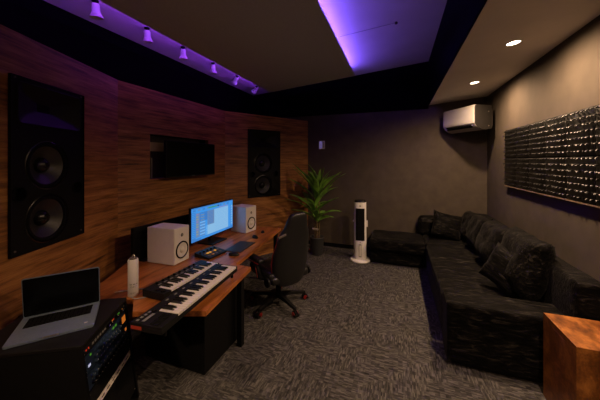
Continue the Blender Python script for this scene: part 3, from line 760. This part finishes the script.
def rack_unit(name, lab, v0, v1, m, cat='rack unit'):
    t = bpy.data.objects.new(name, None); COL.objects.link(t)
    if lab: tag(t, lab, cat)
    m_ = FR @ T(.019, .012, -v1)
    if lab: t.matrix_world = T(*case.location) @ RZ(case.rotation_euler.z) @ m_
    else: t.parent = case; t.matrix_basis = m_
    MB().box(0, .462, -.004, .004, .001, v1-v0-.001, bev=.0015).build('faceplate', m, t)
    MB().box(.015, .447, .004, .28, .003, v1-v0-.003).build('chassis', 'black_matte', t)
    for x in (.008, .454):
        for z in (.012, v1-v0-.012): MB().lathe([(.004, .004), (.004, .006), (0, .006)], 10, T(x, 0, z) @ RX(PI/2), cap=False).build('screw', 'steel', t)
    return t
def dot(t, key, x, z, w, h, d=.0055, name='led'): return MB().box(x-w/2, x+w/2, -d, -.004, z-h/2, z+h/2).build(name, key, t)
def knob(t, x, z, r, key='knob_blue'):
    k = MB().lathe([(r, .004), (r*.9, .018), (r*.7, .02), (0, .02)], 18, T(x, 0, z) @ RX(PI/2), cap=False).build('knob', key, t, smooth=True)
    MB().box(x-.001, x+.001, -.0212, -.02, z, z+r*.7).build('pointer', 'white_print', k)
u1_ = rack_unit('rack_unit', 'thin black rack unit with a row of red and green lights on top', .012, .056, 'black_plastic')
for x, k_ in ((.03, 'e_red'), (.05, 'e_red'), (.30, 'e_orange'), (.315, 'e_red'), (.37, 'e_green'), (.385, 'e_green'), (.43, 'e_orange')): dot(u1_, k_, x, .022, .008, .008)
for x in (.09, .115, .14, .165, .19, .215): dot(u1_, 'grey_print', x, .022, .016, .012, name='button')
for x in (.245, .27, .345, .41): knob(u1_, x, .022, .009, 'black_gloss')
u2_ = rack_unit('rack_unit', 'blue rack unit with many knobs and an orange display below the thin black one', .062, .152, 'blue_face')
dot(u2_, 'e_orange', .43, .05, .045, .042, name='display')
for x in (.30, .33): dot(u2_, 'e_green', x, .07, .02, .012)
dot(u2_, 'e_green', .06, .075, .012, .01); dot(u2_, 'e_white', .04, .03, .02, .012)
for i in range(10): knob(u2_, .09+.03*i, .048 if i < 7 else .04, .010)
for i in range(7): dot(u2_, 'knob_blue', .10+.03*i, .075, .018, .01, name='button')
for i in range(9): knob(u2_, .09+.032*i, .018, .009)
u3_ = rack_unit('rack_unit', 'second blue rack unit with two rows of knobs and a red light', .156, .245, 'blue_face')
dot(u3_, 'e_orange', .44, .068, .018, .018, name='button')
for i in range(12): knob(u3_, .05+.031*i, .064, .010)
for i in range(12): knob(u3_, .05+.031*i, .024, .010, 'black_gloss')
for i in range(6): dot(u3_, 'grey_print', .06+.06*i, .044, .03, .004, name='label_strip')
u4_ = rack_unit('blank_panel', None, .249, .335, 'black_plastic')
u5_ = rack_unit('blank_panel', None, .337, .374, 'silver')
for i in range(7): dot(u5_, 'grey_dark', .06+.058*i, .0185, .03, .006, name='slot')
u6_ = rack_unit('blank_panel', None, .377, .62, 'black_matte')

# ------------------------------------------------------------------ laptop
FLc, FRc = Vector((-1.852, .757, CT)), Vector((-1.618, 1.029, CT))
xd = (FRc-FLc).normalized(); LW = .368; LD = .305
lt = thing('laptop', 'open grey laptop with a dark screen standing on the rack case', 'laptop', (FLc+FRc)/2 - xd*.016, math.atan2(xd.y, xd.x)+R(2))
# local x right, local y away from the viewer
b = MB().prism([(x, y+LD/2) for x, y in rrect(LW, LD, .014)], .002, .016, bev=.002); b.build('base', 'alu', lt, smooth=True, angle=30)
kb = MB().box(-.15, .15, LD-.15, LD-.035, .016, .0166).build('keyboard_well', 'black_matte', lt)
first = None
for r_ in range(6):
    n = 14 if r_ < 5 else 9
    xs = -.146
    for i in range(n):
        wk = .0185
        if r_ == 5: wk = .0185 if i != 4 else .095
        x = xs + wk/2; xs += wk+.0024
        y = LD-.045-r_*.0185
        if r_ == 5 and i == 4:
            MB().box(-.0465, .0465, -.0075, .0075, 0, .0014, bev=.0005).build('key', 'key_black', kb, loc=(x, y, .0166)); continue
        if first is None: first = MB().box(-.0085, .0085, -.0075, .0075, 0, .0014, bev=.0005).build('key', 'key_black', kb, loc=(x, y, .0166))
        else:
            o = first.copy(); COL.objects.link(o); o.parent = kb; o.location = (x, y, .0166)
MB().box(-.065, .065, .016, .125, .016, .0164).build('trackpad', 'alu', lt)
MB().box(-.033, .033, -.0006, .004, .011, .0166).build('thumb_notch', 'steel', lt)
MB().box(.135, .15, .045, .058, .016, .0163).build('sticker', 'white_print', lt)
LH = .246
lid = MB().prism([(x, y+LH/2) for x, y in rrect(LW, LH, .012)], -.003, .003, bev=.001)
lm = T(0, LD-.006, .014) @ RX(R(98))
bmesh.ops.transform(lid.bm, matrix=lm, verts=lid.bm.verts[:]); lid = lid.build('screen_lid', 'alu', lt, smooth=True, angle=30)
b = MB().prism([(x, y+LH/2) for x, y in rrect(LW-.009, LH-.010, .009)], .003, .0036); bmesh.ops.transform(b.bm, matrix=lm, verts=b.bm.verts[:]); b.build('display', 'screen_off', lid)
MB().tube([(-.14, LD-.005, .013), (.14, LD-.005, .013)], .006, 10).build('hinge', 'black_plastic', lt, smooth=True)

# ------------------------------------------------------------------ office chair
ch = thing('gaming_chair', 'black racing style desk chair with red trim pushed in at the studio desk', 'office chair', (-1.34, 2.90, 0), R(150))
for k in range(5):
    a = R(256+72*k-150); ca, sa = math.cos(a), math.sin(a); m = RZ(a)
    MB().loft([[(x, -w, z-h), (x, w, z-h), (x, w*.8, z+h), (x, -w*.8, z+h)] for x, w, z, h in ((.03, .032, .115, .022), (.15, .026, .11, .018), (.34, .019, .085, .013))], m).build('base_leg', 'black_plastic', ch, bevel=.004)
    cm = m @ T(.335, 0, .032)
    cs = MB().cyl(.011, .02, .06, 12, cm); cs.lathe([(.02, -.004), (.034, -.002), (.036, .004), (.03, .01)], 20, cm @ T(0, .014, .0) @ RX(PI/2)); cs.lathe([(.03, -.01), (.036, -.004), (.034, .002), (.02, .004)], 20, cm @ T(0, -.014, 0) @ RX(PI/2))
    w_ = cs.build('caster', 'black_plastic', ch, smooth=True)
    for s_ in (-1, 1): MB().lathe([(.024, 0), (.024, .004), (.017, .005), (.0, .005)], 18, cm @ T(0, -s_*.0245, 0) @ RX(s_*PI/2), cap=False).build('wheel_trim', 'red', w_, smooth=True)
    MB().box(-.016, .016, -.03, .03, -.024, -.004, mtx=cm @ T(.024, 0, .006)).build('wheel_guard', 'black_plastic', w_)
MB().lathe([(.045, .09), (.045, .14), (.03, .15), (.03, .26), (.02, .265), (.02, .34)], 24).build('gas_lift', 'black_plastic', ch, smooth=True)
MB().box(-.13, .12, -.09, .09, .33, .375, bev=.01).build('tilt_mechanism', 'black_matte', ch)
def shift(b, m): bmesh.ops.transform(b.bm, matrix=m, verts=b.bm.verts[:]); return b
shift(soft_box(-.25, .26, -.26, .26, .37, .47, .045, .002, 41, .0, 12), RY(R(-3))).build('seat', 'leather', ch, smooth=True, angle=80)
for s_ in (-1, 1): shift(soft_box(-.22, .25, s_*.225-.05, s_*.225+.05, .40, .505, .045, .001, 42, 0, 10), RY(R(-3))).build('seat_bolster', 'leather', ch, smooth=True, angle=80)
# backrest: lofted shell, wide shoulders, narrow waist
secs = []
prof_b = [(-.06, .16, .07), (.0, .215, .10), (.08, .25, .11), (.2, .27, .11), (.32, .265, .105), (.42, .245, .10), (.5, .235, .095), (.555, .215, .09), (.60, .175, .085), (.66, .155, .085), (.72, .14, .08), (.765, .115, .07), (.785, .075, .045)]
for z, hw, th in prof_b:
    ring = []
    hw *= .9
    for k in range(24):
        a = 2*PI*k/24; c_, s_ = math.cos(a), math.sin(a)
        y = hw*math.copysign(abs(s_)**.55, s_); x = th/2*math.copysign(abs(c_)**.6, c_)
        x += .075*(abs(y)/.27)**2.2                     # wings curve forward
        ring.append((x, y, z))
    secs.append(ring)
BM = T(-.25, 0, .37) @ RY(R(-10))
br = MB().loft(secs, BM).build('backrest', 'leather', ch, smooth=True, angle=70)
sb = br.modifiers.new('sub', 'SUBSURF'); sb.levels = 1; sb.render_levels = 2
# red piping along both edges
def pipe(yo, s_): return [BM @ Vector((.075*(hw/.27)**2.2-.004, s_*(hw*.9+.002), z)) for z, hw, th in prof_b[1:8]]
for s_ in (-1, 1): MB().tube(pipe(0, s_), .004, 6).build('red_piping', 'red', br, smooth=True)
for s_ in (-1, 1): MB().box(-.055, -.04, s_*.085-.05, s_*.085+.05, .60, .625, bev=.006, mtx=BM @ RX(s_*R(-14)) @ T(0, 0, 0)).build('belt_slot', 'grey_dark', br)
for s_ in (-1, 1):
    ar = MB().tube([(-.08, s_*.25, .40), (-.10, s_*.31, .43), (-.08, s_*.325, .52), (-.02, s_*.325, .60)], [.024, .024, .02, .02], 12).build('armrest', 'black_plastic', ch, smooth=True)
    shift(soft_box(-.16, .17, s_*.325-.042, s_*.325+.042, .60, .645, .02, .001, 50, .006, 10), Matrix.Identity(4)).build('arm_pad', 'leather', ar, smooth=True, angle=80)
    MB().tube([(-.15, s_*.37, .603), (.0, s_*.372, .602), (.16, s_*.368, .603)], .005, 6).build('red_stripe', 'red', ar, smooth=True)
    MB().tube([(-.10, s_*.345, .44), (-.075, s_*.35, .52), (-.02, s_*.35, .595)], .005, 6).build('red_stripe', 'red', ar, smooth=True)
    MB().lathe([(.05, 0), (.05, .02), (.035, .028), (0, .028)], 24, T(-.2, s_*.275, .40) @ RX(-s_*PI/2)).build('recliner_cover', 'black_plastic', ch, smooth=True)

# ------------------------------------------------------------------ tower fan
tf = thing('tower_fan', 'white tower fan with a dark front grille between the plant and the sofa', 'fan', (-.61, 4.66, 0), R(7.5))
MB().lathe([(0, 0), (.17, 0), (.172, .012), (.165, .028), (.12, .036), (.0, .036)], 48).build('base', 'white_gloss', tf, smooth=True)
def stad(w, d, n=10):
    pts = []
    for k in range(4*n): 
        a = 2*PI*k/(4*n); c_, s_ = math.cos(a), math.sin(a)
        pts.append((w/2*math.copysign(abs(c_)**.75, c_), d/2*math.copysign(abs(s_)**.75, s_)))
    return pts
MB().loft([[(x, y, z) for x, y in stad(w, d)] for z, w, d in ((.034, .215, .2), (.3, .213, .2), (.7, .206, .195), (.99, .202, .19), (1.0, .2, .188))]).build('column', 'white_gloss', tf, smooth=True)
MB().loft([[(x, y, z) for x, y in stad(w, d)] for z, w, d in ((1.0, .196, .184), (1.018, .19, .178), (1.03, .17, .15))]).build('control_top', 'black_gloss', tf, smooth=True)
g = MB()
g.loft([[(x, y, z) for x, y in ((-.073, -.09), (-.04, -.1035), (.04, -.1035), (.073, -.09), (.06, -.07), (-.06, -.07))] for z in (.36, .9)])
g = g.build('grille', 'black_matte', tf)
for k in range(12): MB().box(-.052, .052, -.1055, -.1025, .40+.04*k, .406+.04*k).build('slat', 'black_gloss', g)
MB().box(-.022, .022, -.107, -.095, .085, .30, bev=.003).build('filter_window', 'grey_print', tf)
MB().box(-.016, .016, -.108, -.106, .10, .285).build('window_insert', 'white_plastic', tf)
MB().cyl(.008, .0985, .103, 16, T(0, 0, .33) @ RX(PI/2)).build('badge', 'grey_print', tf)
MB().box(-.014, .014, -.1005, -.095, .935, .95).build('indicator', 'grey_print', tf)
for s_ in (-1, 1): MB().box(s_*.098-.0, s_*.098+s_*.028, -.03, .03, .58, .68, bev=.004).build('side_handle', 'white_plastic', tf) if s_ > 0 else MB().box(-.122, -.098, -.03, .03, .66, .68, bev=.003).build('side_handle', 'white_plastic', tf)

# ------------------------------------------------------------------ potted plant
pl = thing('potted_plant', 'tall green leafy plant in a charcoal pot by the back wall', 'plant', (-1.395, 4.70, 0))
MB().lathe([(0, 0), (.105, 0), (.112, .01), (.128, .30), (.132, .305), (.132, .32), (.12, .32), (.117, .29), (0, .285)], 36, cap=False).build('pot', 'pot', pl, smooth=True)
MB().lathe([(.117, .288), (.06, .298), (0, .30)], 24, cap=False).build('soil', 'soil', pl, smooth=True)
rnd = random.Random(11)
stems = [((-.035, .0), (-.06, .01), .72), ((.03, .02), (.03, .03), .96), ((.0, -.03), (.01, -.04), .6), ((.01, .03), (-.02, .04), .9)]
for (bx, by), (tx, ty), hz in stems:
    MB().tube([(bx, by, .28), ((bx+tx)/2+.008, (by+ty)/2, (.28+hz)/2), (tx, ty, hz), (tx, ty, hz+.1)], [.016, .014, .012, .006], 10).build('stem', 'stem', pl, smooth=True)
def leaf(p, az, el, ln, wd, droop):
    b = MB(); n = 10; rows = []
    d = Vector((math.cos(az), math.sin(az), 0)); side_ = Vector((-math.sin(az), math.cos(az), 0)); q = Vector(p); e = el
    tw = rnd.uniform(-.5, .5)
    for i in range(n+1):
        u = i/n; w = wd*(math.sin(PI*min(1, (u*.93+.07)**.85))**.9)*.5+.001
        up = Vector((0, 0, 1))*math.cos(e) - d*math.sin(e)
        sv = side_*math.cos(tw)+up*math.sin(tw); nn = sv.cross(d*math.cos(e)+Vector((0, 0, math.sin(e))))
        rows.append([b.bm.verts.new(q-sv*w+up*w*.28), b.bm.verts.new(q-sv*w*.5+up*w*.08), b.bm.verts.new(q), b.bm.verts.new(q+sv*w*.5+up*w*.08), b.bm.verts.new(q+sv*w+up*w*.28)])
        q = q+(d*math.cos(e)+Vector((0, 0, math.sin(e))))*ln/n; e -= droop/n
    for r0, r1 in zip(rows, rows[1:]):
        for k in range(4): b.bm.faces.new((r0[k], r0[k+1], r1[k+1], r1[k]))
    o = b.build('leaf', 'leaf', pl, smooth=True, angle=80)
    m_ = o.modifiers.new('thick', 'SOLIDIFY'); m_.thickness = .0016
    return o
for (tx, ty), hz, n, el0, ln0 in (((-.06, .01), .76, 11, .6, .58), ((.03, .03), 1.02, 13, .95, .68), ((.01, -.04), .62, 8, .35, .52), ((-.02, .04), .98, 11, 1.1, .78)):
    for k in range(n):
        az = 2.399*k+rnd.uniform(-.3, .3)+tx*40
        el = el0+rnd.uniform(-.25, .55)
        ln = ln0*rnd.uniform(.8, 1.18)
        if math.sin(az) > .3: ln *= .72; el = max(el, .75)      # wall side stays short and steep
        leaf((tx, ty, hz+.012*k-.04), az, min(el, 1.45), ln, rnd.uniform(.09, .13), rnd.uniform(.3, 1.1))

# ------------------------------------------------------------------ render settings
wd = bpy.data.worlds.new('world'); SC.world = wd; wd.use_nodes = True
wd.node_tree.nodes['Background'].inputs[0].default_value = (0, 0, 0, 1)
vs = SC.view_settings
vs.view_transform = 'Standard'; vs.look = 'None'; vs.exposure = 0.28; vs.gamma = 1.0; vs.use_curve_mapping = False
SC.cycles.use_denoising = True
SC.cycles.max_bounces = 8; SC.cycles.diffuse_bounces = 5
SC.cycles.sample_clamp_indirect = 4
